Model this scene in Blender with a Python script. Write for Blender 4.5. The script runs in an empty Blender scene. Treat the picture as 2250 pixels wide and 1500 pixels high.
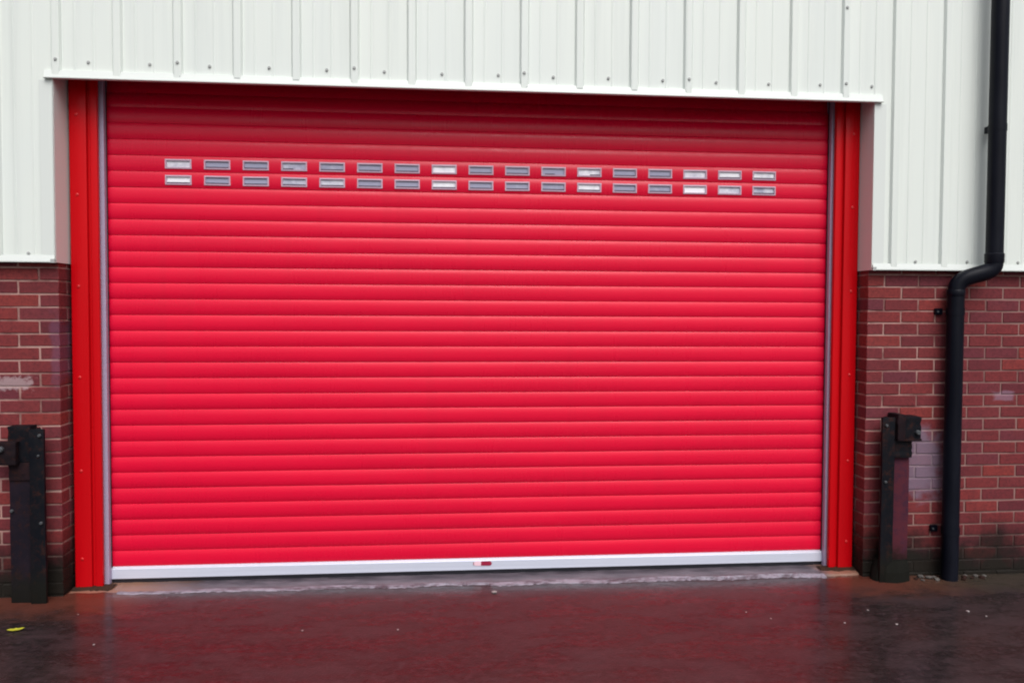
import bpy, bmesh, math, random
from mathutils import Vector, Matrix

random.seed(7)
S = bpy.context.scene
COL = S.collection

# ------------------------------------------------------------------ camera
cam_d = bpy.data.cameras.new('camera')
cam = bpy.data.objects.new('camera', cam_d)
COL.objects.link(cam)
S.camera = cam
YAW, PITCH, ROLL = 0.09089, 0.03418, -0.00444
f = Vector((math.sin(YAW)*math.cos(PITCH), math.cos(YAW)*math.cos(PITCH), -math.sin(PITCH)))
r0 = Vector((math.cos(YAW), -math.sin(YAW), 0))
d0 = f.cross(r0)
r = r0*math.cos(ROLL) + d0*math.sin(ROLL)
d = -r0*math.sin(ROLL) + d0*math.cos(ROLL)
cam.matrix_world = Matrix(((r.x, -d.x, -f.x, 1.96365), (r.y, -d.y, -f.y, -4.69779),
                           (r.z, -d.z, -f.z, 1.66885), (0, 0, 0, 1)))
cam_d.sensor_width = 36
cam_d.lens = 28.0
cam_d.shift_y = -11.22/2250
cam_d.clip_end = 1000

# ------------------------------------------------------------------ world, sun, exposure
SUN_EL, SUN_AZ = math.radians(52), math.radians(12)     # azimuth: turned from straight out of the wall
W = bpy.data.worlds.new('World')
S.world = W
W.use_nodes = True
nt = W.node_tree
bg = nt.nodes['Background']
sky = nt.nodes.new('ShaderNodeTexSky')
sky.sky_type = 'NISHITA'
sky.sun_disc = False
sky.sun_elevation = SUN_EL
sky.sun_rotation = math.pi - SUN_AZ
sky.air_density = 1.0
sky.dust_density = 4.0
hs = nt.nodes.new('ShaderNodeHueSaturation')
hs.inputs['Saturation'].default_value = 0.50
nt.links.new(sky.outputs[0], hs.inputs['Color'])
nt.links.new(hs.outputs[0], bg.inputs['Color'])
bg.inputs['Strength'].default_value = 0.08

sd = bpy.data.lights.new('sun', 'SUN')
sun = bpy.data.objects.new('sun', sd)
COL.objects.link(sun)
sd.energy = 1.5
sd.angle = math.radians(50)
sd.color = (0.985, 0.985, 1.0)
sun_dir = Vector((math.sin(SUN_AZ)*math.cos(SUN_EL), -math.cos(SUN_AZ)*math.cos(SUN_EL), math.sin(SUN_EL)))
sun.rotation_euler = sun_dir.to_track_quat('Z', 'Y').to_euler()

S.cycles.filter_width = 2.0
S.view_settings.view_transform = 'Standard'
S.view_settings.look = 'None'
S.view_settings.exposure = 0.66
S.view_settings.gamma = 1.0
S.view_settings.use_curve_mapping = False

# ------------------------------------------------------------------ material helpers
def mat(name, color, rough=0.5, metal=0.0, coat=0.0, coat_rough=0.1, spec=0.5):
    m = bpy.data.materials.new(name)
    m.use_nodes = True
    b = m.node_tree.nodes['Principled BSDF']
    b.inputs['Base Color'].default_value = (*color, 1)
    b.inputs['Roughness'].default_value = rough
    b.inputs['Metallic'].default_value = metal
    b.inputs['Coat Weight'].default_value = coat
    b.inputs['Coat Roughness'].default_value = coat_rough
    b.inputs['Specular IOR Level'].default_value = spec
    return m, m.node_tree, b

class G:
    """small node-graph builder"""
    def __init__(s, t): s.t = t
    def n(s, typ, **kw):
        nd = s.t.nodes.new(typ)
        for k, v in kw.items(): setattr(nd, k, v)
        return nd
    def l(s, a, b): s.t.links.new(a, b)
    def setin(s, sock, v):
        if hasattr(v, 'is_output') or hasattr(v, 'links'): s.l(v, sock)
        else: sock.default_value = v
    def math(s, op, a, b=0.0, clamp=False):
        nd = s.n('ShaderNodeMath', operation=op, use_clamp=clamp)
        s.setin(nd.inputs[0], a); s.setin(nd.inputs[1], b)
        return nd.outputs[0]
    def pos(s): return s.n('ShaderNodeNewGeometry').outputs['Position']
    def obj(s): return s.n('ShaderNodeTexCoord').outputs['Object']
    def rnd(s): return s.n('ShaderNodeObjectInfo').outputs['Random']
    def xyz(s, v):
        nd = s.n('ShaderNodeSeparateXYZ'); s.l(v, nd.inputs[0]); return nd.outputs
    def mapv(s, v, scale=(1,1,1), loc=(0,0,0)):
        nd = s.n('ShaderNodeMapping'); s.l(v, nd.inputs[0])
        nd.inputs['Scale'].default_value = scale; nd.inputs['Location'].default_value = loc
        return nd.outputs[0]
    def noise(s, v, scale, detail=4, rough=0.55):
        nd = s.n('ShaderNodeTexNoise'); s.l(v, nd.inputs['Vector'])
        nd.inputs['Scale'].default_value = scale; nd.inputs['Detail'].default_value = detail
        nd.inputs['Roughness'].default_value = rough
        return nd.outputs[0]
    def ramp(s, v, a, b, lo=0.0, hi=1.0):
        nd = s.n('ShaderNodeMapRange', interpolation_type='SMOOTHSTEP'); s.setin(nd.inputs[0], v)
        nd.inputs[1].default_value = a; nd.inputs[2].default_value = b
        nd.inputs[3].default_value = lo; nd.inputs[4].default_value = hi
        return nd.outputs[0]
    def mix(s, fac, a, b, blend='MIX'):
        nd = s.n('ShaderNodeMix', data_type='RGBA', blend_type=blend)
        s.setin(nd.inputs[0], fac)
        s.setin(nd.inputs[6], (*a, 1) if isinstance(a, tuple) else a)
        s.setin(nd.inputs[7], (*b, 1) if isinstance(b, tuple) else b)
        return nd.outputs[2]
    def bump(s, h, strength, dist, b, sock='Normal'):
        nd = s.n('ShaderNodeBump'); nd.inputs['Strength'].default_value = strength
        nd.inputs['Distance'].default_value = dist; s.l(h, nd.inputs['Height'])
        s.l(nd.outputs[0], b.inputs[sock])
        return nd
    def box(s, P, cx, cz, hx, hz, n, k):
        """soft-edged stain mask round (cx, cz) in the wall plane, edge broken by noise n"""
        x = s.math('DIVIDE', s.math('ABSOLUTE', s.math('SUBTRACT', P[0], cx)), hx)
        z = s.math('DIVIDE', s.math('ABSOLUTE', s.math('SUBTRACT', P[2], cz)), hz)
        dd = s.math('MAXIMUM', x, z)
        dd = s.math('ADD', dd, s.math('MULTIPLY', s.math('SUBTRACT', n, 0.5), k))
        return s.ramp(dd, 0.7, 1.25, 1.0, 0.0)

# ------------------------------------------------------------------ materials
def m_red(name, col, rough, streak, spec):
    m, t, b = mat(name, col, rough, spec=spec)
    g = G(t); P = g.pos()
    n = g.noise(g.mapv(P, streak), 1.0, 5)
    c = g.mix(g.ramp(n, 0.3, 0.75), tuple(x*0.95 for x in col), tuple(min(1, x*1.03) for x in col))
    st = g.noise(g.mapv(P, (11, 3, 0.7)), 1.0, 4, 0.6)          # faint run-off streaks down the paint
    c = g.mix(g.ramp(st, 0.5, 0.75, 0.0, 0.10), c, tuple(x*0.6 for x in col))
    g.l(c, b.inputs['Base Color'])
    g.l(g.ramp(g.math('ADD', g.math('MULTIPLY', n, 0.5), g.math('MULTIPLY', st, 0.5)), 0.3, 0.7, rough-0.06, rough+0.12), b.inputs['Roughness'])
    n2 = g.noise(g.mapv(P, tuple(max(1.2, q*1.6) for q in streak)), 1.0, 3)
    g.bump(n2, 0.35, 0.004, b)
    return m
M_SLAT = m_red('red_slat_paint', (0.70, 0.0024, 0.034), 0.28, (0.7, 3, 5), 0.27)
M_FRAME = m_red('red_frame_paint', (0.54, 0.002, 0.006), 0.30, (9, 3, 0.8), 0.16)

def m_clad():
    m, t, b = mat('white_cladding', (0.78, 0.80, 0.785), 0.42)
    g = G(t); P = g.pos()
    n = g.noise(g.mapv(P, (14, 14, 0.5)), 1.0, 5)
    n2 = g.noise(g.mapv(P, (1.1, 1, 0.9)), 1.0, 3)
    c = g.mix(g.ramp(n, 0.42, 0.8), (0.715, 0.755, 0.705), (0.64, 0.68, 0.64))
    c = g.mix(g.ramp(n2, 0.4, 0.75, 0, 0.5), c, (0.68, 0.725, 0.70))
    g.l(c, b.inputs['Base Color'])
    g.bump(g.noise(g.mapv(P, (3, 3, 1.2)), 1.0, 2), 0.25, 0.006, b)
    return m
M_CLAD = m_clad()
M_TRIM = mat('white_trim', (0.655, 0.69, 0.655), 0.4)[0]
M_SCREW = mat('grey_screw', (0.38, 0.39, 0.38), 0.6, 0.0)[0]
M_BOLT = mat('dull_bolt', (0.06, 0.065, 0.07), 0.5, 0.2)[0]
M_REDSCREW = mat('red_screw', (0.56, 0.008, 0.010), 0.4)[0]

def m_brick():
    m, t, b = mat('brick', (0.2, 0.05, 0.045), 0.75, spec=0.18)
    g = G(t); V = g.pos(); P = g.xyz(V); R = g.rnd()
    rp = g.n('ShaderNodeValToRGB'); g.l(R, rp.inputs[0])
    e = rp.color_ramp.elements
    e[0].position = 0; e[0].color = (0.123, 0.022, 0.030, 1)
    e[1].position = 1; e[1].color = (0.240, 0.037, 0.032, 1)
    for p_, c_ in ((0.2, (0.164, 0.027, 0.031, 1)), (0.45, (0.194, 0.030, 0.032, 1)),
                   (0.7, (0.138, 0.028, 0.039, 1)), (0.85, (0.211, 0.032, 0.032, 1))):
        x = e.new(p_); x.color = c_
    big = g.noise(V, 6, 4); fine = g.noise(V, 60, 5, 0.7); grit = g.noise(V, 260, 3)
    c = g.mix(g.ramp(fine, 0.35, 0.75, 0.0, 0.65), rp.outputs[0], (0.075, 0.020, 0.023))
    c = g.mix(g.ramp(big, 0.5, 0.75, 0.0, 0.3), c, (0.20, 0.034, 0.032))
    wall_stains(g, b, V, P, c, big, fine)
    h = g.math('ADD', g.math('MULTIPLY', fine, 0.6), g.math('MULTIPLY', grit, 0.5))
    g.bump(h, 0.5, 0.004, b)
    return m

def wall_stains(g, b, V, P, c, big, fine):
    # splash dirt and algae low on the wall, ragged upper edge
    hgt = g.math('ADD', P[2], g.math('MULTIPLY', g.math('SUBTRACT', g.noise(V, 3.2, 5, 0.65), 0.5), 0.62))
    dirt = g.ramp(hgt, 0.06, 0.44, 0.97, 0.0)
    c = g.mix(dirt, c, (0.007, 0.006, 0.006))
    moss = g.ramp(g.math('ADD', hgt, g.math('MULTIPLY', fine, 0.25)), 0.16, 0.34, 0.5, 0.0)
    c = g.mix(moss, c, (0.012, 0.012, 0.007))
    # grey-lilac lime bloom between post and pipe, rubbed paint on the other pier
    w = g.noise(V, 9, 4)
    c = g.mix(g.math('MULTIPLY', g.box(P, 4.98, 0.715, 0.15, 0.20, w, 1.6), 0.62), c, (0.20, 0.17, 0.235))
    c = g.mix(g.math('MULTIPLY', g.box(P, 5.53, 1.13, 0.07, 0.03, w, 1.8), 0.35), c, (0.34, 0.25, 0.34))
    c = g.mix(g.math('MULTIPLY', g.box(P, -0.44, 1.235, 0.095, 0.035, g.noise(V, 30, 4), 2.4), 0.6), c, (0.42, 0.32, 0.33))
    c = g.mix(g.math('MULTIPLY', g.box(P, -0.185, 1.43, 0.045, 0.17, w, 1.8), 0.35), c, (0.14, 0.07, 0.13))
    g.l(c, b.inputs['Base Color'])
    g.l(g.ramp(fine, 0.3, 0.8, 0.55, 0.9), b.inputs['Roughness'])

def m_mortar():
    m, t, b = mat('mortar', (0.4, 0.27, 0.24), 0.9, spec=0.2)
    g = G(t); V = g.pos(); P = g.xyz(V)
    big = g.noise(V, 4, 5, 0.65); fine = g.noise(V, 80, 4)
    c = g.mix(g.ramp(big, 0.38, 0.68), (0.41, 0.24, 0.21), (0.18, 0.078, 0.07))
    # right hand run weathers darker
    c = g.mix(g.ramp(P[0], 5.12, 5.3, 0.0, 0.55), c, (0.15, 0.075, 0.07))
    wall_stains(g, b, V, P, c, big, fine)
    g.bump(fine, 0.5, 0.004, b)
    return m
M_BRICK = m_brick()
M_MORTAR = m_mortar()

def m_pipe():
    m, t, b = mat('black_pipe', (0.010, 0.012, 0.020), 0.3, spec=0.16)
    g = G(t); V = g.pos()
    n = g.noise(g.mapv(V, (8, 8, 2.5)), 1, 5)
    g.l(g.mix(g.ramp(n, 0.4, 0.8), (0.0025, 0.003, 0.007), (0.005, 0.006, 0.012)), b.inputs['Base Color'])
    g.l(g.ramp(n, 0.3, 0.7, 0.28, 0.5), b.inputs['Roughness'])
    return m
M_PIPE = m_pipe()

def m_steel(name, a, bcol, rough):
    m, t, b = mat(name, a, rough, spec=0.10)
    g = G(t); V = g.pos()
    n = g.noise(V, 14, 6, 0.7); n2 = g.noise(V, 70, 4)
    c = g.mix(g.ramp(n, 0.4, 0.72), a, bcol)
    c = g.mix(g.ramp(n2, 0.66, 0.76, 0, 0.3), c, (0.06, 0.05, 0.05))
    P = g.xyz(V)
    low = g.math('ADD', P[2], g.math('MULTIPLY', g.math('SUBTRACT', n, 0.5), 0.3))
    if rough < 0.66: c = g.mix(g.ramp(g.noise(V, 22, 6, 0.75), 0.50, 0.64, 0, 0.8), c, (0.030, 0.011, 0.009))
    c = g.mix(g.ramp(low, 0.08, 0.25, 0.85, 0.0), c, (0.009, 0.009, 0.007))
    g.l(c, b.inputs['Base Color'])
    g.bump(g.math('ADD', n, g.math('MULTIPLY', n2, 0.4)), 0.5, 0.004, b)
    return m
M_BLACK = m_steel('black_painted_steel', (0.004, 0.005, 0.008), (0.009, 0.008, 0.010), 0.55)
M_WORN = m_steel('worn_purple_steel', (0.009, 0.007, 0.012), (0.016, 0.010, 0.016), 0.6)
M_RUST = m_steel('rusty_red_steel', (0.080, 0.017, 0.026), (0.042, 0.015, 0.030), 0.7)
M_DARKRUST = m_steel('dark_rust_steel', (0.010, 0.006, 0.008), (0.020, 0.009, 0.012), 0.65)

def m_alu(name, col, rough, metal):
    m, t, b = mat(name, col, rough, metal)
    g = G(t); V = g.pos()
    n = g.noise(g.mapv(V, (0.8, 20, 60)), 1, 4)
    g.l(g.mix(g.ramp(n, 0.3, 0.7), tuple(x*0.93 for x in col), col), b.inputs['Base Color'])
    return m
M_ALU = m_alu('silver_bar', (0.64, 0.67, 0.78), 0.3, 0.2)
M_GUIDE = m_alu('grey_guide', (0.39, 0.33, 0.46), 0.4, 0.1)
M_RUBBER = mat('black_rubber', (0.010, 0.010, 0.016), 0.6)[0]
M_HOUSE = mat('dark_housing', (0.03, 0.03, 0.035), 0.7)[0]
M_SLOTFR = mat('pale_slot_frame', (0.54, 0.36, 0.46), 0.4)[0]
M_GASKET = mat('slot_gasket', (0.055, 0.05, 0.085), 0.5)[0]

def m_pane():
    m, t, b = mat('pane_painted_light', (0.4, 0.41, 0.5), 0.18)
    g = G(t); V = g.pos(); R = g.rnd()
    n = g.noise(V, 9, 3)
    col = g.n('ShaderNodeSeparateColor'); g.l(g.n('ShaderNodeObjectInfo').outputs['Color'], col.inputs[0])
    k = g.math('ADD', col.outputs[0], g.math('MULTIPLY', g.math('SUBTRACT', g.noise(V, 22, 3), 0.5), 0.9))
    painted_light = g.ramp(k, 0.1, 0.95)  # reflected and transmitted light, painted into the pane's base colour
    g.l(g.mix(painted_light, (0.34, 0.34, 0.46), (0.92, 0.91, 0.95)), b.inputs['Base Color'])
    g.l(g.ramp(n, 0.3, 0.7, 0.12, 0.3), b.inputs['Roughness'])
    return m
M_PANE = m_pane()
M_BADGE = mat('badge_red', (0.30, 0.006, 0.04), 0.35)[0]
M_BADGE2 = mat('badge_pale', (0.82, 0.55, 0.62), 0.35)[0]

def m_ground():
    m, t, b = mat('wet_asphalt', (0.03, 0.03, 0.03), 0.55)
    g = G(t); V = g.pos(); P = g.xyz(V)
    big = g.noise(g.mapv(V, (0.7, 1.6, 1)), 1.3, 5, 0.6)
    mid = g.noise(g.mapv(V, (1, 2.2, 1)), 5, 6, 0.65)
    grit = g.noise(V, 130, 4, 0.7)
    vor = g.n('ShaderNodeTexVoronoi'); g.l(V, vor.inputs['Vector']); vor.inputs['Scale'].default_value = 95
    c = g.mix(g.ramp(big, 0.35, 0.68), (0.007, 0.006, 0.006), (0.018, 0.013, 0.012))
    c = g.mix(g.ramp(mid, 0.45, 0.75, 0, 0.6), c, (0.028, 0.022, 0.022))
    c = g.mix(g.ramp(grit, 0.60, 0.78, 0, 0.6), c, (0.055, 0.042, 0.038))
    c = g.mix(g.ramp(g.noise(V, 85, 1), 0.80, 0.83, 0, 0.6), c, (0.16, 0.14, 0.13))
    mot = g.noise(g.mapv(V, (1, 1.5, 1)), 26, 5, 0.75)
    c = g.mix(g.ramp(mot, 0.46, 0.70, 0, 0.8), c, (0.050, 0.031, 0.036))
    c = g.mix(g.ramp(mot, 0.30, 0.46, 0.85, 0.0), c, (0.004, 0.004, 0.004))
    c = g.mix(g.ramp(g.noise(g.mapv(V, (0.9, 2.4, 1)), 2.6, 5, 0.62), 0.42, 0.66, 0.0, 0.6), c, (0.046, 0.030, 0.033))
    # brick dust washed along the foot of the piers
    ed = g.math('ADD', P[1], g.math('MULTIPLY', g.math('SUBTRACT', mid, 0.5), 0.55))
    near = g.ramp(ed, -0.42, -0.06, 0.0, 1.0)
    xl = g.ramp(P[0], 0.05, 0.45, 1.0, 0.0)
    xr = g.math('MULTIPLY', g.ramp(P[0], 4.25, 4.5), g.ramp(P[0], 4.95, 5.35, 1.0, 0.0))
    dust = g.math('MULTIPLY', near, g.math('MAXIMUM', xl, xr))
    c = g.mix(g.math('MULTIPLY', dust, 0.75), c, (0.120, 0.032, 0.018))
    sand = g.math('MULTIPLY', g.ramp(ed, -0.34, -0.12), g.ramp(P[0], 4.7, 5.1))
    c = g.mix(g.math('MULTIPLY', sand, 0.5), c, (0.055, 0.042, 0.026))
    g.l(c, b.inputs['Base Color'])
    # water film
    patch = g.noise(g.mapv(V, (0.9, 2.4, 1)), 2.6, 5, 0.62)      # film thins out in ragged patches
    wet = g.math('MULTIPLY', g.ramp(g.noise(g.mapv(V, (1, 1.6, 1)), 17, 5, 0.7), 0.32, 0.6, 0.62, 1.0), g.ramp(patch, 0.36, 0.58, 1.0, 0.66))
    g.l(wet, b.inputs['Coat Weight'])
    b.inputs['Coat IOR'].default_value = 1.55
    g.l(g.ramp(mid, 0.25, 0.8, 0.15, 0.27), b.inputs['Coat Roughness'])
    b.inputs['Roughness'].default_value = 0.6
    b.inputs['Specular IOR Level'].default_value = 0.15
    h = g.math('ADD', g.math('MULTIPLY', grit, 0.5), g.math('MULTIPLY', vor.outputs['Distance'], 0.6))
    g.bump(h, 0.6, 0.006, b)
    g.bump(g.math('ADD', g.noise(V, 60, 3), g.math('MULTIPLY', grit, 0.4)), 0.10, 0.004, b, 'Coat Normal')
    return m
M_GROUND = m_ground()

def m_thresh():
    m, t, b = mat('damp_concrete', (0.14, 0.12, 0.13), 0.6)
    g = G(t); V = g.pos(); P = g.xyz(V)
    n = g.noise(g.mapv(V, (1, 3, 1)), 5, 6, 0.65); n2 = g.noise(V, 90, 4)
    c = g.mix(g.ramp(n, 0.35, 0.7), (0.050, 0.040, 0.052), (0.13, 0.108, 0.128))
    c = g.mix(g.ramp(n2, 0.6, 0.75, 0, 0.4), c, (0.05, 0.04, 0.045))
    ends = g.math('MAXIMUM', g.ramp(g.math('ADD', P[0], g.math('MULTIPLY', n, 0.5)), 0.35, 0.85, 1.0, 0.0),
                  g.ramp(g.math('ADD', P[0], g.math('MULTIPLY', n, 0.3)), 4.45, 4.65))
    c = g.mix(g.math('MULTIPLY', ends, 0.75), c, (0.30, 0.145, 0.085))
    g.l(c, b.inputs['Base Color'])
    b.inputs['Coat Weight'].default_value = 0.6
    b.inputs['Coat Roughness'].default_value = 0.3
    g.bump(g.math('ADD', n, g.math('MULTIPLY', n2, 0.4)), 0.5, 0.006, b)
    return m
M_THRESH = m_thresh()

def m_pale_edge():
    m, t, b = mat('pale_edge_strip', (0.5, 0.48, 0.52), 0.5)
    g = G(t); V = g.pos()
    n = g.noise(g.mapv(V, (2.6, 9, 3)), 3, 7, 0.75)
    g.l(g.mix(g.ramp(n, 0.40, 0.64), (0.27, 0.25, 0.30), (0.08, 0.06, 0.075)), b.inputs['Base Color'])
    b.inputs['Specular IOR Level'].default_value = 0.3
    g.bump(n, 0.5, 0.006, b)
    return m
M_PALE_EDGE = m_pale_edge()
M_PAD = m_steel('tan_mortar', (0.24, 0.10, 0.06), (0.14, 0.06, 0.042), 0.8)
M_LEAF = mat('yellow_leaf', (0.42, 0.42, 0.03), 0.5)[0]
M_CHIP = mat('pale_stone', (0.30, 0.26, 0.255), 0.6)[0]
M_RUBBLE = m_steel('brick_rubble', (0.15, 0.035, 0.028), (0.07, 0.03, 0.024), 0.8)
M_GREYRUB = mat('grey_rubble', (0.085, 0.075, 0.068), 0.8)[0]

# ------------------------------------------------------------------ geometry helpers
def link(name, me, m=None, parent=None):
    o = bpy.data.objects.new(name, me)
    COL.objects.link(o)
    if m and not me.materials: me.materials.append(m)
    if parent: o.parent = parent
    return o
def from_bm(name, bm, m, parent=None, smooth=False):
    me = bpy.data.meshes.new(name)
    bmesh.ops.recalc_face_normals(bm, faces=bm.faces[:])
    bm.to_mesh(me); bm.free()
    if smooth:
        for p in me.polygons: p.use_smooth = True
    return link(name, me, m, parent)
def empty(name, loc, label, cat, group=None):
    o = bpy.data.objects.new(name, None)
    COL.objects.link(o); o.location = loc
    o['label'] = label; o['category'] = cat
    if group: o['group'] = group
    return o
def tag(o, label, cat, group=None):
    o['label'] = label; o['category'] = cat
    if group: o['group'] = group
    return o
def add_box(bm, x0, x1, y0, y1, z0, z1, bev=0.0, seg=1):
    vs = [bm.verts.new((x, y, z)) for x in (x0, x1) for y in (y0, y1) for z in (z0, z1)]
    fs = [(0,1,3,2),(4,6,7,5),(0,4,5,1),(2,3,7,6),(0,2,6,4),(1,5,7,3)]
    faces = [bm.faces.new([vs[i] for i in q]) for q in fs]
    if bev:
        es = list({e for q in faces for e in q.edges})
        bmesh.ops.bevel(bm, geom=es, offset=bev, segments=seg, affect='EDGES', profile=0.6)
def box(name, m, parent, *a, bev=0.002, seg=1, off=(0,0,0)):
    bm = bmesh.new()
    x0, x1, y0, y1, z0, z1 = a
    add_box(bm, x0-off[0], x1-off[0], y0-off[1], y1-off[1], z0-off[2], z1-off[2], bev, seg)
    return from_bm(name, bm, m, parent)
def extrude_yz(bm, prof, x0, x1, closed=False):
    a = [bm.verts.new((x0, y, z)) for y, z in prof]
    b = [bm.verts.new((x1, y, z)) for y, z in prof]
    n = len(prof)
    for i in range(n if closed else n-1):
        j = (i+1) % n
        bm.faces.new((a[i], a[j], b[j], b[i]))
    if closed:
        bm.faces.new(a[::-1]); bm.faces.new(b)
def add_tube(bm, pts, rad, n=28, cap=True):
    rings = []
    for i, p in enumerate(pts):
        p = Vector(p)
        t = (Vector(pts[min(i+1, len(pts)-1)]) - Vector(pts[max(i-1, 0)])).normalized()
        ref = Vector((0, 1, 0)) if abs(t.y) < 0.9 else Vector((1, 0, 0))
        u = t.cross(ref).normalized(); v = t.cross(u)
        rr = rad[i] if isinstance(rad, (list, tuple)) else rad
        rings.append([bm.verts.new(p + rr*(u*math.cos(2*math.pi*k/n) + v*math.sin(2*math.pi*k/n))) for k in range(n)])
    for A, B in zip(rings, rings[1:]):
        for k in range(n):
            bm.faces.new((A[k], A[(k+1) % n], B[(k+1) % n], B[k]))
    if cap:
        bm.faces.new(rings[0][::-1]); bm.faces.new(rings[-1])
def smooth_by_angle(o, deg=35):
    me = o.data
    for p in me.polygons: p.use_smooth = True
    bm = bmesh.new(); bm.from_mesh(me)
    for e in bm.edges:
        if len(e.link_faces) != 2 or e.calc_face_angle(0) > math.radians(deg): e.smooth = False
    bm.to_mesh(me); bm.free()

XL, XR = -0.178, 4.610       # opening edges in the cladding
BL, BR = -0.187, 4.617       # brick pier corners
YB = 0.04                    # brick face
Z_HEAD, Z_CLAD = 2.937, 1.925

# ------------------------------------------------------------------ ground
def gz(x, y):
    z = 0.003 - 0.0030*(max(-3, min(8, x)) - 2.2)
    z += 0.004*math.sin(x*1.7+0.4)*math.sin(y*1.3) + 0.003*math.sin(x*3.1)*math.cos(y*2.3+1)
    return z
bm = bmesh.new()
xs = [-150, -60, -20, -8] + [-5 + 0.2*i for i in range(76)] + [13, 25, 60, 150]
ys = [-150, -60, -25, -12] + [-7 + 0.2*i for i in range(37)] + [0.8, 3, 12]
grid = [[bm.verts.new((x, y, gz(x, y))) for x in xs] for y in ys]
for j in range(len(ys)-1):
    for i in range(len(xs)-1):
        bm.faces.new((grid[j][i], grid[j][i+1], grid[j+1][i+1], grid[j+1][i]))
o = from_bm('ground', bm, M_GROUND, smooth=True); o['kind'] = 'structure'

# threshold slab in the door opening with an uneven front edge
bm = bmesh.new()
N = 120
rows = []
for i in range(N+1):
    x = XL + (XR-XL)*i/N
    e = 0.075 + 0.010*math.sin(i*0.37) + random.uniform(-0.006, 0.006)
    t = 0.0125 + random.uniform(-0.0015, 0.0015)
    rows.append([bm.verts.new(v) for v in ((x, e-0.012, -0.03), (x, e, t-0.003), (x, e+0.03, t), (x, 0.7, t))])
for A, B in zip(rows, rows[1:]):
    for k in range(3): bm.faces.new((A[k], B[k], B[k+1], A[k+1]))
o = from_bm('threshold', bm, M_THRESH); o['kind'] = 'structure'
# pale uneven strip along the threshold's front edge
bm = bmesh.new()
rows = []
for i in range(241):
    x = 0.10 + 4.28*i/240
    w = 0.021 + 0.005*math.sin(i*0.21+1) + 0.007*math.sin(i*.053) + random.uniform(-0.009, 0.009)
    if 2.16 < x < 2.27: w *= 0.3
    e = 0.075 + 0.010*math.sin((x-XL)/(XR-XL)*N*0.37)
    g0 = gz(x, e-w)
    rows.append([bm.verts.new(v) for v in ((x, e-w-0.012, g0-0.004), (x, e-w, g0+0.004+random.uniform(0, .002)),
                                           (x, e+0.004, 0.0150+random.uniform(-.001, .001)), (x, e+0.016, 0.008))])
for A, B in zip(rows, rows[1:]):
    for k in range(3): bm.faces.new((A[k], B[k], B[k+1], A[k+1]))
o = from_bm('threshold_edge', bm, M_PALE_EDGE); o['kind'] = 'structure'

# ------------------------------------------------------------------ brick walls
COURSE, Z0 = 0.075, 1.8171+0.075     # bed joint centres
def brick_mesh(lx, ly, lz, seed):
    rnd = random.Random(seed)
    bm = bmesh.new()
    add_box(bm, -lx/2, lx/2, -ly/2, ly/2, -lz/2, lz/2, 0.0028)
    for v in bm.verts:
        v.co += Vector((rnd.uniform(-1, 1), rnd.uniform(-.5, .5), rnd.uniform(-1, 1)))*0.0017
    me = bpy.data.meshes.new('brick')
    bmesh.ops.recalc_face_normals(bm, faces=bm.faces[:])
    bm.to_mesh(me); bm.free(); me.materials.append(M_BRICK)
    return me
BR_FULL = [brick_mesh(0.2145, 0.1025, 0.0645, s) for s in range(6)]
BR_TURN = [brick_mesh(0.1025, 0.2145, 0.0645, s+20) for s in range(4)]
def brick_wall(corner, sgn, label, n_front, n_total):
    """pier running away from the opening; sgn = +1 to the right, -1 to the left"""
    root = empty('brick_wall', (corner, YB, 0), label, 'brick wall', 'brick piers beside the shutter')
    rnd = random.Random(int(corner*10)+5)
    far = bmesh.new()
    L = 0.225
    for row in range(-1, 26):
        zc = Z0 - row*COURSE - COURSE/2
        if zc > Z_CLAD + 0.02: continue
        A = (row % 2 == 1)
        def put(me, x, y):
            o = link('brick', me, None, root)
            o.location = (sgn*x, y + rnd.uniform(-.0012, .0012), zc + rnd.uniform(-.0008, .0008))
            o.rotation_euler = (rnd.uniform(-.004, .004), rnd.uniform(-.004, .004), (math.pi if rnd.random() < .5 else 0) + rnd.uniform(-.004, .004))
        if A:
            put(rnd.choice(BR_FULL), 0.1075, 0.0513); x = L
            put(rnd.choice(BR_TURN), 0.0513, 0.1125 + 0.1075)
        else:
            put(rnd.choice(BR_TURN), 0.0513, 0.1075); x = 0.1125
        for k in range(n_total):
            xc = x + 0.1075 + k*L
            if k < n_front: put(rnd.choice(BR_FULL), xc, 0.0513)
            else: add_box(far, sgn*(xc-.107), sgn*(xc+.107), 0, 0.1, zc-.0322, zc+.0322)
    o = from_bm('far_bricks', far, M_BRICK, root); o['kind'] = 'stuff'
    bm = bmesh.new()
    add_box(bm, sgn*0.004, sgn*(0.4+n_total*L), 0.0045, 0.50, -0.05, Z_CLAD+0.01)
    from_bm('mortar', bm, M_MORTAR, root)
    return root
brick_wall(BL, -1, 'low red brick pier behind the dark purple guard post, with a pale paint scuff', 7, 22)
brick_wall(BR, 1, 'low red brick wall behind the black downpipe and the rusty guard post', 8, 24)

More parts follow.
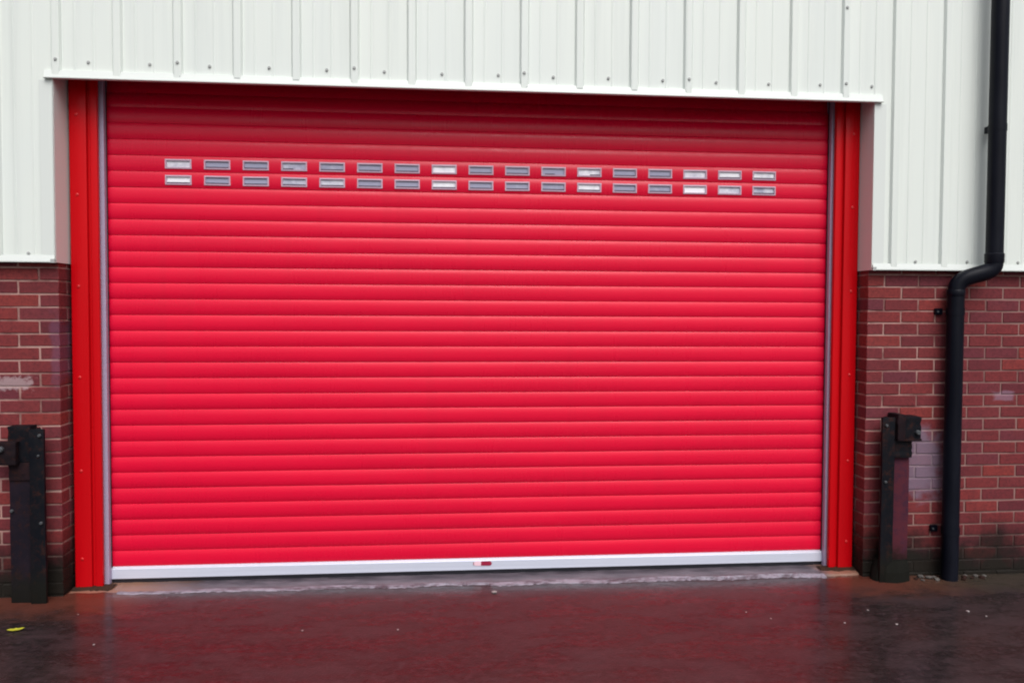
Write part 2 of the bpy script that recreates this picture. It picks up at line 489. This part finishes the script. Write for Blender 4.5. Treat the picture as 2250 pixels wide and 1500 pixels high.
# ------------------------------------------------------------------ white profiled cladding
RIB0, PITCHX = -0.160, 0.3272
clad = empty('wall_cladding', (0, 0, Z_CLAD), 'white vertically ribbed metal cladding above the red shutter and brick walls', 'cladding')
COFF = Vector((0, 0, Z_CLAD))
TOPZ = 4.6
def profile(i0, i1):
    """breakpoints (x, y) from rib i0 to rib i1 (centre to centre)"""
    pts = []
    for i in range(i0, i1+1):
        c = RIB0 + i*PITCHX
        rib = [(c-.031, 0), (c-.028, -.001), (c-.0195, -.0185), (c-.0175, -.0198), (c+.0175, -.0198), (c+.0195, -.0185), (c+.028, -.001), (c+.031, 0)]
        if i == i0: pts += [q for q in rib if q[0] > c]
        elif i == i1: pts += [q for q in rib if q[0] < c]
        else: pts += rib
        if i < i1:
            for fr in (0.29, 0.60):
                s = c + fr*PITCHX
                pts += [(s-.007, 0), (s-.004, -.0022), (s+.004, -.0022), (s+.007, 0)]
    return [(RIB0+i0*PITCHX-.012, -.0205)] + pts + [(RIB0+i1*PITCHX+.010, -.0198)]
def sheet(i0, i1, dy):
    pts = profile(i0, i1)
    def yat(x):
        for (xa, ya), (xb, yb) in zip(pts, pts[1:]):
            if xa <= x <= xb: return ya + (yb-ya)*(x-xa)/(xb-xa)
        return 0
    for e in (XL-.0005, XL+.0005, XR-.0005, XR+.0005):
        if pts[0][0] < e < pts[-1][0]: pts.append((e, yat(e)))
    pts.sort(key=lambda q: q[0])
    bm = bmesh.new()
    def zb(xm): return (Z_HEAD + 0.018 if XL < xm < XR else Z_CLAD + 0.012)
    for (xa, ya), (xb, yb) in zip(pts, pts[1:]):
        z0 = zb((xa+xb)/2)
        ya += dy; yb += dy
        q = [bm.verts.new(v) for v in ((xa, ya, z0), (xb, yb, z0), (xb, yb, TOPZ), (xa, ya, TOPZ))]
        bm.faces.new(q)
    bmesh.ops.remove_doubles(bm, verts=bm.verts[:], dist=1e-5)
    for v in bm.verts: v.co -= COFF
    bmesh.ops.recalc_face_normals(bm, faces=bm.faces[:])
    o = from_bm('cladding_sheet', bm, M_CLAD, clad)
    md = o.modifiers.new('thickness', 'SOLIDIFY'); md.thickness = 0.0009; md.offset = 0
laps = [-10, -7, -4, -1, 2, 5, 8, 11, 14, 17, 20, 23, 26]
for k, (a, b) in enumerate(zip(laps, laps[1:])): sheet(a, b, -0.0012*(k % 2))

def trim_box(name, *a, bev=0.002): return box(name, M_TRIM, clad, *a, bev=bev, off=COFF)
# drip flashing under the header: front lip, soffit, ends overhanging the jambs
bm = bmesh.new()
extrude_yz(bm, [(-0.015, Z_HEAD+.046), (-0.024, Z_HEAD+.010), (-0.030, Z_HEAD+.0075), (-0.031, Z_HEAD+.001), (-0.028, Z_HEAD-.002), (-0.002, Z_HEAD-.001), (-0.002, Z_HEAD+.046)], -0.222, 4.655, True)
for v in bm.verts: v.co -= COFF
from_bm('header_trim', bm, M_TRIM, clad)
# jamb flashings (return into the opening) and drips over the brickwork
for s, e, far in ((-1, XL, -4.9), (1, XR, 9.6)):
    x0, x1 = sorted((e, e + s*0.078))
    trim_box('jamb_trim', x0, x1, -0.0075, -0.0032, Z_CLAD+.004, Z_HEAD-.0045, bev=0.001)
    x0, x1 = sorted((e, e + s*0.003))
    trim_box('reveal_trim', x0, x1, -0.003, 0.30, Z_CLAD-.006, 3.30, bev=0)
    bm = bmesh.new()
    x0, x1 = sorted((e + s*0.0035, far))
    extrude_yz(bm, [(-0.015, Z_CLAD+.034), (-0.0225, Z_CLAD+.004), (-0.0235, Z_CLAD+.001), (-0.0235, Z_CLAD-.005), (-0.021, Z_CLAD-.008), (0.038, Z_CLAD-.005), (0.038, Z_CLAD+.001), (-0.015, Z_CLAD+.001)], x0, x1, True)
    for v in bm.verts: v.co -= COFF
    from_bm('drip_trim', bm, M_TRIM, clad)
    x0, x1 = sorted((e - s*0.001, e + s*0.022))
    box('corner_clip', M_SCREW, clad, x0, x1, -0.0262, -0.0238, Z_CLAD-.009, Z_CLAD+.012, bev=0, off=COFF)
# foam closers under the rib ends
bm = bmesh.new(); add_box(bm, -.017, .017, -.020, 0, -.004, .004, .002)
me_cl = bpy.data.meshes.new('rib_closer'); bm.to_mesh(me_cl); bm.free()
me_cl.materials.append(mat('grey_foam', (0.42, 0.44, 0.43), 0.9)[0])
for i in range(0, 15):
    o = link('rib_closer', me_cl, None, clad); o.location = Vector((RIB0+i*PITCHX, -0.0012, Z_HEAD+.030)) - COFF
# fixings
bm = bmesh.new()
add_tube(bm, [(0, .002, 0), (0, -.0018, 0)], 0.0095, 14)
add_tube(bm, [(0, -.0018, 0), (0, -.0075, 0)], 0.0062, 6)
me_sc = bpy.data.meshes.new('screw'); bmesh.ops.recalc_face_normals(bm, faces=bm.faces[:]); bm.to_mesh(me_sc); bm.free()
me_sc.materials.append(M_SCREW)
def screw(x, y, z):
    o = link('screw', me_sc, None, clad)
    o.location = Vector((x + random.uniform(-.004, .004), y, z + random.uniform(-.004, .004))) - COFF
    o.rotation_euler.y = random.uniform(0, 1)
for i in range(0, 15):
    c = RIB0 + i*PITCHX
    screw(c + PITCHX*0.525, -0.0022, 3.033)
    if i in (0, 2, 5, 8, 11, 14): screw(c, -0.0222, 3.043)
for z in (3.50, 3.95): screw(RIB0+14*PITCHX, -0.0222, z); screw(RIB0+2*PITCHX, -0.0222, z)
for z in (2.13, 2.58, 3.04, 3.51, 3.98): screw(RIB0+17*PITCHX+.014, -0.0222, z)
for x in (-1.30, -0.98, -0.655, -0.325, 4.90, 5.235, 5.575, 5.90, 6.23, 6.55): screw(x, -0.0022, 1.972)

# ------------------------------------------------------------------ roller shutter
YC = 0.25
shut = empty('roller_shutter', (2.224, YC, 0.015), 'wide closed red roller shutter with two rows of small pale windows', 'roller shutter')
SO = Vector((2.224, YC, 0.015))
SP, ZBAR = 0.09476, 0.108
# slat section: shallow bow, hooked joint at the bottom
prof = []
SAG = 0.0076
prof.append((0.010, -0.004))
prof.append((0.0100, 0.0006))
prof.append((0.0050, 0.0008))
for k in range(23):
    u = 0.5-0.5*math.cos(math.pi*k/22)
    z = 0.0018 + u*(SP-0.0018-0.0008)
    prof.append((-SAG*(1-abs(2*u-1)**2.35) + 0.002, z))
prof.append((0.0065, SP-0.0002))
prof.append((0.0115, SP+0.0015))
bm = bmesh.new()
extrude_yz(bm, prof, -2.255, 2.255)
bmesh.ops.recalc_face_normals(bm, faces=bm.faces[:])
for q in bm.faces:
    if q.normal.y > 0 and abs(q.calc_center_median().y) < .002: q.normal_flip()
me_sl = bpy.data.meshes.new('slat'); bm.to_mesh(me_sl); bm.free()
# the two slats that carry windows are punched with 17 openings
WZ = SP/2 - .0005
zs_prof = [q for q in prof if abs(q[1]-(WZ+.0262)) > .002 and abs(q[1]-(WZ-.0262)) > .002]
zs_prof += [(-SAG*(1-abs(2*((z_-.0018)/(SP-.0026))-1)**2.35)+.002, z_) for z_ in (WZ-.0262, WZ+.0262)]
head, body = zs_prof[:3], sorted([q for q in zs_prof[3:] if q[1] < SP-.0004], key=lambda q: q[1])
hp = head + body + prof[-2:]
cols = [-2.255]
for k in range(17):
    xc = 0.411 + k*0.2258 - 2.224
    cols += [xc-.0742, xc+.0742]
cols.append(2.255)
bm = bmesh.new()
gv = [[bm.verts.new((x, y_, z_)) for y_, z_ in hp] for x in cols]
for i in range(len(cols)-1):
    for j in range(len(hp)-1):
        zm = (hp[j][1]+hp[j+1][1])/2
        if i % 2 == 1 and abs(zm-WZ) < .0262 and 2 < j: continue
        bm.faces.new((gv[i][j], gv[i+1][j], gv[i+1][j+1], gv[i][j+1]))
me_slw = bpy.data.meshes.new('slat_with_openings'); bm.to_mesh(me_slw); bm.free()
me_slw.materials.append(M_SLAT)
me_sl.materials.append(M_SLAT)
for me_ in (me_sl, me_slw):
    for q in me_.polygons: q.use_smooth = True
    bm = bmesh.new(); bm.from_mesh(me_)
    for e in bm.edges:
        if len(e.link_faces) == 2 and e.calc_face_angle(0) > math.radians(32): e.smooth = False
    bm.to_mesh(me_); bm.free()
y, z, a = YC, ZBAR, 0.0
rj = random.Random(3)
for k in range(29, -6, -1):
    o = link('slat', me_slw if k in (4, 5) else me_sl, None, shut)
    o.location = Vector((2.224, y + rj.uniform(-.0006, .0006), z)) - SO
    if k <= 1: a = {1: .10, 0: .24, -1: .30, -2: .35}.get(k, .45)
    o.rotation_euler = (-a + rj.uniform(-.012, .012), rj.uniform(-.00015, .00015), 0)
    y += SP*math.sin(a); z += SP*math.cos(a)
# bottom bar with chamfered top, rubber seal and lock badge
bm = bmesh.new()
extrude_yz(bm, [(0.232, 0.0995), (0.246, 0.1085), (0.262, 0.1085), (0.262, 0.038), (0.233, 0.038), (0.2305, 0.041), (0.2305, 0.096)], -0.002, 4.450, True)
for v in bm.verts: v.co -= SO
bar = from_bm('bottom_bar', bm, M_ALU, shut)
bm = bmesh.new()
extrude_yz(bm, [(0.240, 0.038), (0.258, 0.038), (0.262, 0.012), (0.244, 0.0125)], 0.0, 4.448, True)
for v in bm.verts: v.co -= SO
from_bm('rubber_seal', bm, M_RUBBER, bar)
def pill(x0, x1, z0, z1, yf, yb, rl, rr):
    bm = bmesh.new(); pts = []
    h = (z1-z0)/2; zc = (z0+z1)/2
    if rr: pts += [(x1-h+h*math.cos(t), zc+h*math.sin(t)) for t in [-math.pi/2+math.pi*i/8 for i in range(9)]]
    else: pts += [(x1, z0), (x1, z1)]
    if rl: pts += [(x0+h+h*math.cos(t), zc+h*math.sin(t)) for t in [math.pi/2+math.pi*i/8 for i in range(9)]]
    else: pts += [(x0, z1), (x0, z0)]
    A = [bm.verts.new(Vector((x, yf, z))-SO) for x, z in pts]
    B = [bm.verts.new(Vector((x, yb, z))-SO) for x, z in pts]
    bm.faces.new(A); bm.faces.new(B[::-1])
    for i in range(len(A)):
        j = (i+1) % len(A); bm.faces.new((A[i], B[i], B[j], A[j]))
    return bm
from_bm('badge', pill(2.225, 2.292, 0.067, 0.093, 0.2270, 0.2300, False, True), M_BADGE, bar)
from_bm('badge', pill(2.180, 2.2245, 0.067, 0.093, 0.2272, 0.2300, True, False), M_BADGE2, bar)
from_bm('badge', pill(2.176, 2.1795, 0.071, 0.089, 0.2274, 0.2300, False, False), M_BADGE, bar)
# side guides
for s, x0, x1 in ((-1, -0.030, 0.0060), (1, 4.4420, 4.470)):
    bm = bmesh.new()
    add_box(bm, x0, x1, 0.196, 0.232, 0.016, 3.22, .002)
    xi0, xi1 = (x0, -0.008) if s < 0 else (4.456, x1)
    add_box(bm, xi0, xi1, 0.2325, 0.29, 0.016, 3.22)
    for v in bm.verts: v.co -= SO
    gd = from_bm('guide_rail', bm, M_GUIDE, shut)
    xb = x1-.0015 if s < 0 else x0-.0025
    box('brush_seal', M_RUBBER, gd, xb, xb+.004, 0.228, 0.238, 0.11, 3.05, bev=0, off=SO)
# housing over the curtain (closes off the sky above)
bm = bmesh.new()
for a in ((-0.25, 4.70, 0.02, 0.75, 3.44, 3.46), (-0.25, 4.70, 0.735, 0.75, 2.93, 3.44), (-0.25, -0.235, 0.02, 0.735, 2.95, 3.44), (4.685, 4.70, 0.02, 0.735, 2.95, 3.44)):
    add_box(bm, *a)
for v in bm.verts: v.co -= SO
from_bm('shutter_housing', bm, M_HOUSE, shut)

# vision windows: two rows of 17
bm = bmesh.new()
w, h, b_ = 0.0765, 0.0285, 0.0085
outer = [(-w, -h), (w, -h), (w, h), (-w, h)]; inner = [(-w+b_, -h+b_), (w-b_, -h+b_), (w-b_, h-b_), (-w+b_, h-b_)]
of = [bm.verts.new((x, 0, z)) for x, z in outer]; inf = [bm.verts.new((x, -.0012, z)) for x, z in inner]
ob = [bm.verts.new((x*1.01, .016, z*1.02)) for x, z in outer]; inb = [bm.verts.new((x, .0110, z)) for x, z in inner]
for i in range(4):
    j = (i+1) % 4
    bm.faces.new((of[i], of[j], inf[j], inf[i])); bm.faces.new((inf[i], inf[j], inb[j], inb[i])); bm.faces.new((ob[i], ob[j], of[j], of[i]))
bmesh.ops.recalc_face_normals(bm, faces=bm.faces[:])
me_wf = bpy.data.meshes.new('window_frame'); bm.to_mesh(me_wf); bm.free(); me_wf.materials.append(M_SLOTFR)
bm = bmesh.new(); add_box(bm, -w+b_-.001, w-b_+.001, .0095, .0125, -h+b_-.001, h-b_+.001)
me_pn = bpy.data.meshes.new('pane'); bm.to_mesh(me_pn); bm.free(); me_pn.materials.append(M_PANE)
bm = bmesh.new(); add_box(bm, -w+b_+.0005, w-b_-.0005, .0062, .0094, -h+b_+.0004, -h+b_+.0075)
me_gk = bpy.data.meshes.new('gasket'); bm.to_mesh(me_gk); bm.free(); me_gk.materials.append(M_GASKET)
PANE_LIGHT = ((.55, 0, 0, .3, .25, 0, .1, .8, .1, 0, .15, .6, 0, 0, .65, .9, .75), (.95, .05, 0, .4, .5, 0, 0, .9, 0, .1, .2, .8, 0, .1, 1, .5, .3))  # painted brightness per pane, standing in for reflections and light from inside
no_gk = {(0, 0), (0, 7), (0, 14), (1, 14), (1, 15)}
half_gk = {(0, 3): -1, (0, 10): -.6, (0, 11): 1}
for row, zc in ((0, ZBAR + 25.5*SP - .0005), (1, ZBAR + 24.5*SP - .0005)):
    for k in range(17):
        fr = link('window', me_wf, None, shut)
        fr.location = Vector((0.411 + k*0.22580, YC - SAG + .002 - .0022, zc)) - SO
        fr.rotation_euler = (rj.uniform(-.012, .012), rj.uniform(-.006, .006), rj.uniform(-.006, .006))
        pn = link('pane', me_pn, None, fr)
        hz = PANE_LIGHT[row][k]; pn.color = (hz, hz, hz, 1)      # light reflected in or passing this pane, painted into its colour
        if (row, k) not in no_gk:
            gk = link('gasket', me_gk, None, fr)
            if (row, k) in half_gk:
                s = half_gk[(row, k)]; gk.scale.x = 0.45; gk.location.x = s*0.036

# ------------------------------------------------------------------ red frame posts
bm = bmesh.new()
add_tube(bm, [(0, .001, 0), (0, -.002, 0), (0, -.004, 0)], [.009, .009, .005], 12)
me_rs = bpy.data.meshes.new('frame_screw'); bmesh.ops.recalc_face_normals(bm, faces=bm.faces[:]); bm.to_mesh(me_rs); bm.free()
me_rs.materials.append(M_REDSCREW)
def frame_post(mir, label):
    fx = (lambda x: x) if not mir else (lambda x: 4.4385 - x)
    base = Vector((fx(-0.09), 0.16, 0.02))
    t = empty('frame_post', base, label, 'door frame', 'red posts on both sides of the shutter')
    def part(name, x0, x1, y0, y1, z1=3.20, bev=.006, seg=3):
        a, b = sorted((fx(x0), fx(x1)))
        o = box(name, M_FRAME, t, a, b, y0, y1, 0.020, z1, bev=bev, seg=seg, off=base)
        smooth_by_angle(o, 40); return o
    part('outer_section', -0.169, -0.0735, 0.150, 0.235)
    part('inner_section', -0.056, -0.015, 0.156, 0.185, 3.20)
    part('gap_filler', -0.1779, -0.160, 0.236, 0.29, 3.30, bev=0).data.materials[0] = M_HOUSE  # dark plate added to stop light showing through the gap from behind
    part('back_plate', -0.0735, -0.022, 0.172, 0.2345, 3.20, bev=0)
    for z in (0.19, 0.71, 1.26, 1.79, 2.32, 2.78):
        o = link('screw', me_rs, None, t); o.location = Vector((fx(-0.127), 0.1498, z)) - base
    bm = bmesh.new()
    a, b = sorted((fx(-0.178), fx(0.05)))
    n = 14; rows = []
    for i in range(n+1):
        x = a + (b-a)*i/n; q = random.uniform(-.008, .008)
        rows.append([bm.verts.new(Vector(v)-base) for v in ((x, .085+q, -.004), (x, .115+q, .010+random.uniform(0, .006)), (x, .142, .022+random.uniform(0, .003)), (x, .20, .021))])
    for A, B in zip(rows, rows[1:]):
        for k in range(3): bm.faces.new((A[k], B[k], B[k+1], A[k+1]))
    o = from_bm('mortar_bed', bm, M_PAD, t)
    o['label'] = 'crumbly tan mortar under the post'
    return t
frame_post(False, 'red steel frame post on the shutter side farther from the black downpipe')
frame_post(True, 'red steel frame post on the shutter side next to the black downpipe')

# ------------------------------------------------------------------ downpipe
UX, UY, LX, LY, PR = 5.3395, -0.105, 5.143, -0.036, 0.0495
dp = empty('downpipe', (LX, LY, 0), 'black round plastic downpipe with a swan-neck bend below the white cladding', 'downpipe')
DO = Vector((LX, LY, 0))
def pipe_part(name, pts, rad, m=M_PIPE, cap=True, parent=dp, n=32):
    bm = bmesh.new(); add_tube(bm, pts, rad, n, cap)
    for v in bm.verts: v.co -= DO
    o = from_bm(name, bm, m, parent); smooth_by_angle(o, 40); return o
pipe_part('upper_pipe', [(UX, UY, 2.0), (UX, UY, 4.6)], PR)
pipe_part('lower_pipe', [(LX, LY, -0.02), (LX, LY, 1.80)], PR)
P0, P1, P2, P3 = Vector((UX, UY, 1.965)), Vector((UX+.004, UY, 1.865)), Vector((LX+.004, LY, 1.925)), Vector((LX, LY, 1.785))
pts = [(UX, UY, 2.02)]
for i in range(25):
    t = i/24
    pts.append(tuple((1-t)**3*P0 + 3*(1-t)**2*t*P1 + 3*(1-t)*t*t*P2 + t**3*P3))
pts.append((LX, LY, 1.765))
nk = pipe_part('swan_neck', pts, PR*1.01)
pipe_part('collar', [(UX, UY, 2.022), (UX, UY, 2.018), (UX, UY, 1.97), (UX, UY, 1.960)], [PR*1.03, PR*1.11, PR*1.10, PR*1.02], parent=nk)
pipe_part('collar', [(LX, LY, 1.800), (LX, LY, 1.795), (LX, LY, 1.765), (LX, LY, 1.758)], [PR*1.02, PR*1.07, PR*1.07, PR*1.0], parent=nk)
for z in (1.665, 0.30):
    bm = bmesh.new(); add_tube(bm, [(LX, LY, z+.022), (LX, LY, z-.022)], PR*1.06, 32, False)
    add_box(bm, LX-.092, LX-.045, 0.018, 0.040, z-.02, z+.02, .003)
    add_box(bm, LX+.045, LX+.088, 0.018, 0.040, z-.02, z+.02, .003)
    for v in bm.verts: v.co -= DO
    br = from_bm('bracket', bm, M_PIPE, dp)
    for s in (-1, 1):
        pipe_part('bolt', [(LX+s*.080, .019, z), (LX+s*.080, .012, z)], .006, M_BOLT, parent=br, n=8)
for z in (2.78, 3.9):
    bm = bmesh.new(); add_tube(bm, [(UX, UY, z+.02), (UX, UY, z-.02)], PR*1.05, 32, False)
    add_box(bm, UX-.03, UX+.03, UY+.045, -0.027, z-.02, z+.02)
    for v in bm.verts: v.co -= DO
    from_bm('bracket', bm, M_PIPE, dp)

# ------------------------------------------------------------------ guard posts
bm = bmesh.new(); add_tube(bm, [(0, .002, 0), (0, -.008, 0), (0, -.011, 0)], [.0085, .0085, .006], 10)
me_bt = bpy.data.meshes.new('bolt'); bmesh.ops.recalc_face_normals(bm, faces=bm.faces[:]); bm.to_mesh(me_bt); bm.free()
me_bt.materials.append(M_BOLT)
def rough_box(name, m, parent, x0, x1, y0, y1, z0, z1, off, bev=.004, nz=6, j=.0016, seed=1):
    """steel section with slightly battered edges"""
    rnd = random.Random(seed)
    bm = bmesh.new()
    add_box(bm, x0, x1, y0, y1, z0, z1)
    es = [e for e in bm.edges if abs(e.verts[0].co.z-e.verts[1].co.z) > .01]
    bmesh.ops.subdivide_edges(bm, edges=es, cuts=nz, use_grid_fill=True)
    for v in bm.verts: v.co += Vector((rnd.uniform(-j, j), rnd.uniform(-j, j), rnd.uniform(-j, j)))
    es = [e for e in bm.edges if len(e.link_faces) == 2 and e.calc_face_angle(0) > 1]
    bmesh.ops.bevel(bm, geom=es, offset=bev, segments=2, affect='EDGES', profile=.6)
    for v in bm.verts: v.co -= off
    o = from_bm(name, bm, m, parent); smooth_by_angle(o, 50); return o
def bolt(parent, x, y, z, off, s=1.0):
    o = link('bolt', me_bt, None, parent); o.location = Vector((x, y, z)) - off; o.scale = (s, s, s)

# beside the downpipe
B = Vector((4.76, -0.03, 0))
t = empty('guard_post', B, 'black steel guard post with a rusty red web, standing beside the downpipe', 'guard post', 'steel guard posts at the shutter corners')
rough_box('flange', M_BLACK, t, 4.668, 4.748, -0.070, -0.050, -0.02, 1.016, B, seed=1)
rough_box('side_web', M_BLACK, t, 4.727, 4.747, -0.0495, 0.034, -0.02, 1.010, B, seed=2)
o = rough_box('web_plate', M_RUST, t, 4.7475, 4.868, -0.030, -0.016, 0.10, 0.765, B, seed=3); o['label'] = 'rusty red web plate'
rough_box('lower_block', M_BLACK, t, 4.7475, 4.868, -0.055, 0.03, 0.765, 0.872, B, seed=4)
rough_box('rib_plate', M_DARKRUST, t, 4.757, 4.805, -0.085, 0.03, 0.872, 1.036, B, seed=5)
hb = rough_box('hinge_block', M_BLACK, t, 4.8055, 4.912, -0.078, 0.03, 0.872, 1.020, B, bev=.006, seed=6)
rough_box('ledge', M_DARKRUST, hb, 4.807, 4.913, -0.086, -0.076, 0.872, 0.886, B, seed=7, nz=1)
bolt(hb, 4.885, -0.078, 0.925, B, 1.8); bolt(t, 4.690, -0.070, 0.968, B, 1.1); bolt(t, 4.690, -0.070, 0.620, B)
bm = bmesh.new()
add_tube(bm, [(4.770, -.012, -.02), (4.770, -.012, .06), (4.770, -.014, .125)], [.125, .118, .10], 12)
for v in bm.verts:
    v.co.y = -.012 + (v.co.y+.012)*.62 + random.uniform(-.004, .004); v.co.x += random.uniform(-.006, .006); v.co -= B
from_bm('footing', bm, M_THRESH, t).data.materials[0] = m_steel('mossy_footing', (0.008, 0.008, 0.007), (0.016, 0.013, 0.011), 0.85)

# on the other side
B = Vector((-0.33, -0.03, 0))
t = empty('guard_post', B, 'black and dark purple steel guard post on the shutter side without a pipe', 'guard post', 'steel guard posts at the shutter corners')
rough_box('flange', M_BLACK, t, -0.310, -0.228, -0.070, -0.050, -0.02, 0.990, B, seed=11)
rough_box('side_web', M_BLACK, t, -0.310, -0.290, -0.0495, 0.034, -0.02, 0.985, B, seed=12)
o = rough_box('web_plate', M_WORN, t, -0.428, -0.3105, -0.046, -0.030, -0.02, 0.800, B, seed=13); o['label'] = 'dark purple web plate'
rough_box('lower_block', M_DARKRUST, t, -0.425, -0.3105, -0.055, 0.03, 0.700, 0.800, B, seed=14)
rough_box('rib_plate', M_BLACK, t, -0.432, -0.3105, -0.050, 0.03, 0.8005, 1.004, B, seed=15)
hb = rough_box('hinge_block', M_DARKRUST, t, -0.512, -0.365, -0.098, -0.0505, 0.795, 0.925, B, bev=.006, seed=16)
bolt(hb, -0.440, -0.098, 0.885, B, 2.0)
bolt(t, -0.250, -0.070, 0.955, B, 1.1); bolt(t, -0.258, -0.070, 0.842, B, .8); bolt(t, -0.248, -0.070, 0.465, B, 1.1); bolt(t, -0.415, -0.046, 0.530, B, 1.1)

# ------------------------------------------------------------------ litter and rubble
bm = bmesh.new()
out = [(-.040, 0), (-.026, .012), (-.010, .011), (-.002, .020), (.008, .012), (.026, .016), (.040, .010), (.030, -.004), (.016, -.010), (.004, -.008), (-.008, -.018), (-.018, -.009), (-.030, -.008)]
c = bm.verts.new((0, 0, .004))
vs = [bm.verts.new((x, y, .005 + .12*abs(y)**1 + 2.2*x*x)) for x, y in out]
for i in range(len(vs)): bm.faces.new((c, vs[i], vs[(i+1) % len(vs)]))
o = from_bm('fallen_leaf', bm, M_LEAF); o.location = (-0.200, -0.455, gz(-.2, -.455)+.004); o.rotation_euler.z = .15
md = o.modifiers.new('thickness', 'SOLIDIFY'); md.thickness = .0012
tag(o, 'small yellow green leaf lying on the wet ground', 'leaf')
def stone(size, seed, m, name):
    rnd = random.Random(seed); bm = bmesh.new()
    bmesh.ops.create_icosphere(bm, subdivisions=1, radius=1)
    for v in bm.verts:
        v.co *= rnd.uniform(.7, 1.15); v.co = Vector((v.co.x*size[0], v.co.y*size[1], v.co.z*size[2]))
    return from_bm(name, bm, m)
chips = [(2.284, -0.081, .016), (0.27, -.66, .010), (1.26, -.55, .009), (3.66, -.47, .009), (3.76, -.57, .009),
         (4.40, -.70, .010), (4.90, -.56, .017), (4.13, -.66, .011), (4.96, -.63, .009), (1.75, -.58, .010), (0.02, -.25, .006), (4.35, -.5, .011)]
for i, (x, y, s) in enumerate(chips):
    s *= 0.62 if i else 0.9
    o = stone((s*1.3, s, s*.5), i, M_CHIP, 'stone_chip'); o.location = (x, y, gz(x, y)+s*.35); o.rotation_euler.z = i*1.3
    if i == 0: tag(o, 'largest pale stone chip, lying close to the middle of the door threshold', 'stone chip')
    else: tag(o, 'tiny pale stone chip scattered on the wet ground before the shutter', 'stone chip', 'stone chips on the wet ground')
rub = [(5.255, -.02, .024, 1), (5.30, -.03, .018, 1), (5.225, -.055, .020, 1), (5.36, -.035, .022, 1), (5.28, .01, .018, 0), (5.345, .005, .020, 0), (5.40, .0, .018, 0),
       (5.02, -.02, .026, 0), (5.055, -.05, .022, 0), (4.98, .0, .028, 0), (5.06, -.005, .018, 0), (4.93, -.03, .020, 1), (4.955, -.055, .016, 0)]
for i, (x, y, s, k) in enumerate(rub):
    s *= .8
    o = stone((s*1.25, s, s*.6), 50+i, M_RUBBLE if k else M_GREYRUB, 'rubble_piece'); o.location = (x, y, gz(x, y)+s*.35); o.rotation_euler.z = i*.9
    pipe_side = 'under the brick wall past the downpipe' if x > 5.15 else 'between the rusty guard post and the downpipe'
    tag(o, ('broken red brick bit lying ' if k else 'broken grey mortar bit lying ') + pipe_side, 'rubble', ('red ' if k else 'grey ') + 'rubble ' + pipe_side)
